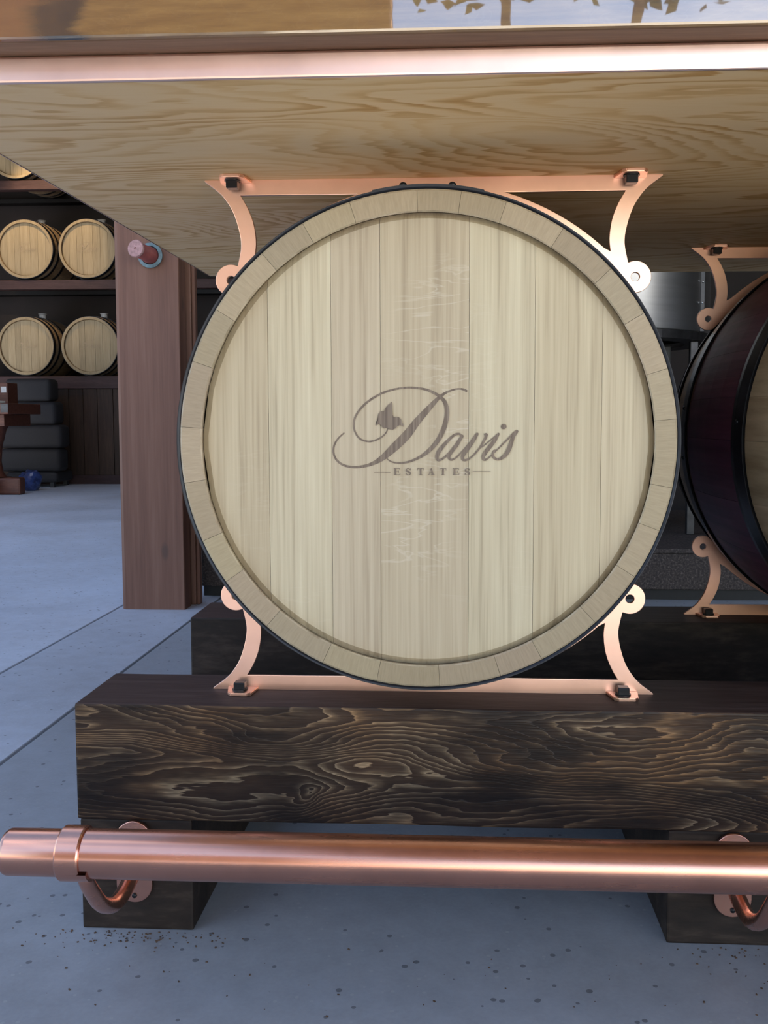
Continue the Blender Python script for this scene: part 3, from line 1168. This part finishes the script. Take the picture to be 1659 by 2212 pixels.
rb = thing('oak_barrel', (-4.43, RYF + SB * HL - .02, 2.435), 'pale barrel on the middle shelf of the far rack, left of two', 'barrel', 'barrels lying on the far rack')
ys = [-HL * SB + .001 + 2 * (HL * SB - .001) * i / 12 for i in range(13)]
pr_ = [(y, rprof(y)) for y in ys]
pr_ += [(ys[-1], .262 * SB), (ys[0], .262 * SB), pr_[0]]
part('barrel_body', lathe(pr_, 56, caps=False), 'barrelbody', rb, smooth=False)
for i in range(7):
    v = [.93, 1.04, .9, 1.0, .95, 1.05, .92][i]
    part('head_board', head_board(SB * JOINTS[i] + .001, SB * JOINTS[i + 1] - .001, SB * -HL + .022, .257 * SB, .2635 * SB, 6), 'rackhead', rb, color=(v, v, v * .98))
part('chime_ring', lathe([(-HL * SB - .001, .263 * SB), (-HL * SB - .001, .287 * SB), (-HL * SB + .004, .288 * SB), (-HL * SB + .022, .2632 * SB), (-HL * SB - .001, .263 * SB)], 56, caps=False), 'rackhead', rb, color=(.92, .9, .85))
for y0, y1 in ((-HL + .003, -HL + .045), (-HL + .10, -HL + .135), (-.184, -.142), (.142, .184), (HL - .135, HL - .10), (HL - .045, HL - .003)):
    k = [y0 * SB, (y0 + y1) / 2 * SB, y1 * SB]
    p = [(y, rprof(y) + .003) for y in k] + [(y, rprof(y)) for y in reversed(k)]
    p.append(p[0])
    part('hoop', lathe(p, 56, caps=False), 'hoop', rb, smooth=True)
part('bung', lathe([(.30, .035), (.365, .035), (.375, .045), (.378, .045), (.378, 0)], 18, 'Z'), 'silicone', rb)
me = mesh_from(lettering_mesh(), 'burnt_lettering')
me.transform(Matrix.Diagonal((SB, 1, SB, 1)))
o = part('burnt_lettering', me, 'rackprint', rb, loc=(0, -HL * SB + .0205, 0))
spots = [(-3.772, 2.435, 'pale barrel on the middle shelf of the far rack, right one beside the post'),
         (-4.452, 1.4425, 'pale barrel on the lower shelf of the far rack, left of two'),
         (-3.772, 1.4425, 'pale barrel on the lower shelf of the far rack, right one beside the post'),
         (-4.500, 3.448, 'yellowish barrel on the top shelf of the far rack, mostly cut by the bar top')]
for x, z, lab in spots:
    c = copy_tree(rb, lab)
    c.location = (x, RYF + SB * HL - .02, z)

# ------------------------------------------------------------------ furniture at the far left
t = thing('pedestal_table', (-4.16, 7.27, 0), 'dark reddish wooden pedestal table at the far left edge', 'table')
part('tabletop', box(-.33, .31, -.33, .33, .725, .820, .006), 'tablewood', t)
part('apron', box(-.26, .24, -.26, .26, .62, .7245, .004), 'tablewood', t)
part('column', lathe([(.16, .11), (.2, .085), (.3, .07), (.45, .085), (.5, .10), (.58, .12), (.6195, .14)], 24, 'Z'), 'tablewood', t, smooth=True)
part('corner_plate', box(.245, .311, -.334, -.3305, .74, .815, .001), 'darksteel', t)
part('foot', box(-.27, .27, -.06, .06, 0.0, .155, .02), 'tablewood', t)
part('foot', box(-.06, .06, -.27, .27, 0.0, .15, .02), 'tablewood', t)
t = thing('white_tray', (-4.14, 7.05, .8205), 'white flat tray on the reddish table at the far left', 'tray')
part('rim', box(-.17, .17, -.10, .10, 0, .022, .006), 'white', t)
t = thing('wooden_box', (-4.22, 7.40, .8205), 'reddish wooden box behind the white tray on the far table', 'box')
part('body', box(-.2, .2, -.1, .1, 0, .19, .004), 'tablewood', t)
part('clasp', box(.14, .19, -.106, -.1005, .10, .155, .002), 'silicone', t)

t = thing('channel_chair', (-4.17, 8.25, 0), 'dark channel-backed armchair in front of the far rack', 'chair')
zz = .16
for i, (h, wd) in enumerate(((.235, .62), (.235, .66), (.23, .56), (.23, .46))):
    part('back_channel', box(-wd / 2 - .05, wd / 2 - .05, -.12, .12, zz, zz + h - .004, .045, segs=3), 'darkfabric', t, smooth=True)
    zz += h
part('seat_base', box(-.30, .22, -.10, .32, .05, .155, .03), 'darkfabric', t)
for dx, dy in ((-.24, -.06), (.16, -.06), (-.24, .26), (.16, .26)):
    part('leg', box(dx - .02, dx + .02, dy - .02, dy + .02, 0, .052), 'black', t)

b = bmesh.new()
bmesh.ops.create_icosphere(b, subdivisions=3, radius=.105)
for v in b.verts:
    n = mnoise.noise(v.co * 16) * .028 + mnoise.noise(v.co * 40) * .012
    v.co += v.co.normalized() * n
    v.co.z = max(v.co.z, -.095)
o = part('plastic_bag', b, 'bluebag', None, (-4.02, 7.72, .096))
tag(o, 'small crumpled blue bag on the floor beside the far table', 'bag')

# ------------------------------------------------------------------ plinth and tank behind the right-hand barrel
t = thing('stone_plinth', (.35, 2.36, 0), 'low dark speckled stone plinth behind the bar', 'plinth')
part('toe_kick', box(-1.28, 3.2, .03, 1.5, 0, .042), 'black', t)
part('plinth_block', box(-1.28, 3.2, 0, 1.52, .0425, .178, .003), 'speckled', t)
part('cap', box(-1.285, 3.21, -.008, 1.53, .1785, .196, .003), 'speckled', t, color=(.7, .7, .7))

t = thing('steel_tank', (.62, 3.08, .196), 'stainless steel tank on a dark frame, between the two barrels', 'tank')
part('tank_shell', lathe([(.830, .30), (.830, .497), (.836, .5), (2.60, .5), (2.62, .46), (2.75, .12), (2.75, 0)], 72, 'Z', caps=False), 'steel', t, smooth=True)
a = R_(-35.6)
sx, sy = .5 * math.cos(a), .5 * math.sin(a)
part('seam_strip', box(sx - .008, sx + .010, sy - .012, sy + .012, .83, 2.6, .002), 'darksteel', t)
for k in range(9):
    bm_ = bmesh.new()
    bmesh.ops.create_uvsphere(bm_, u_segments=8, v_segments=5, radius=.005)
    part('rivet', bm_, 'steel', t, loc=(sx + .001, sy - .013, .86 + .085 * k), smooth=True)
part('base_ring', lathe([(.795, .40), (.795, .508), (.828, .508), (.828, .40)], 72, 'Z', caps=False), 'darksteel', t)
for q in (-35.6, -144.4, 35.6, 144.4):
    a = R_(q)
    part('leg', box(.47 * math.cos(a) - .016, .47 * math.cos(a) + .016, .47 * math.sin(a) - .016, .47 * math.sin(a) + .016, 0, .7945, .003), 'darksteel', t)
part('fire_box', box(-.33, .30, -.24, .30, .22, .78, .006), 'black', t)

# ------------------------------------------------------------------ loose bits on the floor
b = bmesh.new()
rng = random.Random(21)
for k in range(230):
    q = rng.random()
    if q < .5:
        x, y = rng.gauss(-.37, .07), -abs(rng.gauss(0, .022)) - .004
    elif q < .75:
        x, y = rng.gauss(.42, .06), -abs(rng.gauss(0, .03)) - .004
    else:
        x, y = rng.uniform(-.45, .45), rng.uniform(-.25, -.02)
    s = rng.uniform(.0004, .0015)
    z = box(-s, s, -s * .6, s * .6, 0, s * .8)
    z.transform(Matrix.Translation((x, y, 0)) @ Matrix.Rotation(rng.uniform(0, PI), 4, 'Z'))
    merge(b, z)
o = part('wood_crumbs', b, 'dust', None, (0, 0, .0002))
tag(o, 'dark wood crumbs scattered on the floor before the sleepers', 'debris', None, 'stuff')

# ------------------------------------------------------------------ outdoors behind the viewer, mirrored in the lacquer and copper
b = box(-7.2, -.82, -12.6, -12.0, -.012, 6.45)
structure('wall_wing', b, 'plaster', 'golden brown wall of the opposite building wing, mirrored in the bar edge')


def tree(x, y, h, spread, lab, seed, dx=0.):
    rng = random.Random(seed)
    t = thing('tree', (x, y, -.012), lab, 'tree', 'trees mirrored in the lacquered bar edge')
    pts = smooth_path([(dx, 0, 0), (dx + .06, .02, 2), (dx - .05, .05, 4.2), (dx, .1, 6.2), (dx * .3, .0, h - 1)], 4)
    part('trunk', tube(pts, [.02 + .05 * spread - .03 * spread * i / len(pts) for i in range(len(pts))], 12), 'bark', t, smooth=True)
    b = bmesh.new()
    for k in range(2600):
        u, v_ = rng.uniform(-1, 1), rng.uniform(-1, 1)
        w_ = rng.random() ** .7
        c = Vector((u * spread, v_ * spread * .5, 6.23 + w_ * (h - 6) + .16 * mnoise.noise(Vector((u * 4, seed, 0)))))
        s = rng.uniform(.07, .16)
        m = Matrix.Translation(c) @ Matrix.Rotation(rng.uniform(0, PI), 4, 'X') @ Matrix.Rotation(rng.uniform(0, PI), 4, 'Z')
        vs = [b.verts.new(m @ Vector(p)) for p in ((-s, 0, 0), (0, -s * .5, 0), (s, 0, 0), (0, s * .5, .04))]
        b.faces.new(vs)
    o = part('crown', b, 'leaf', t)
    o['kind'] = 'stuff'


tree(.66, -12.4, 9., 1.42, 'slim tree mirrored in the bar edge, nearer the wing wall', 1)
tree(3.85, -12.4, 9., 1.62, 'broad tree mirrored in the bar edge, right of the slim one', 2, -1.45)
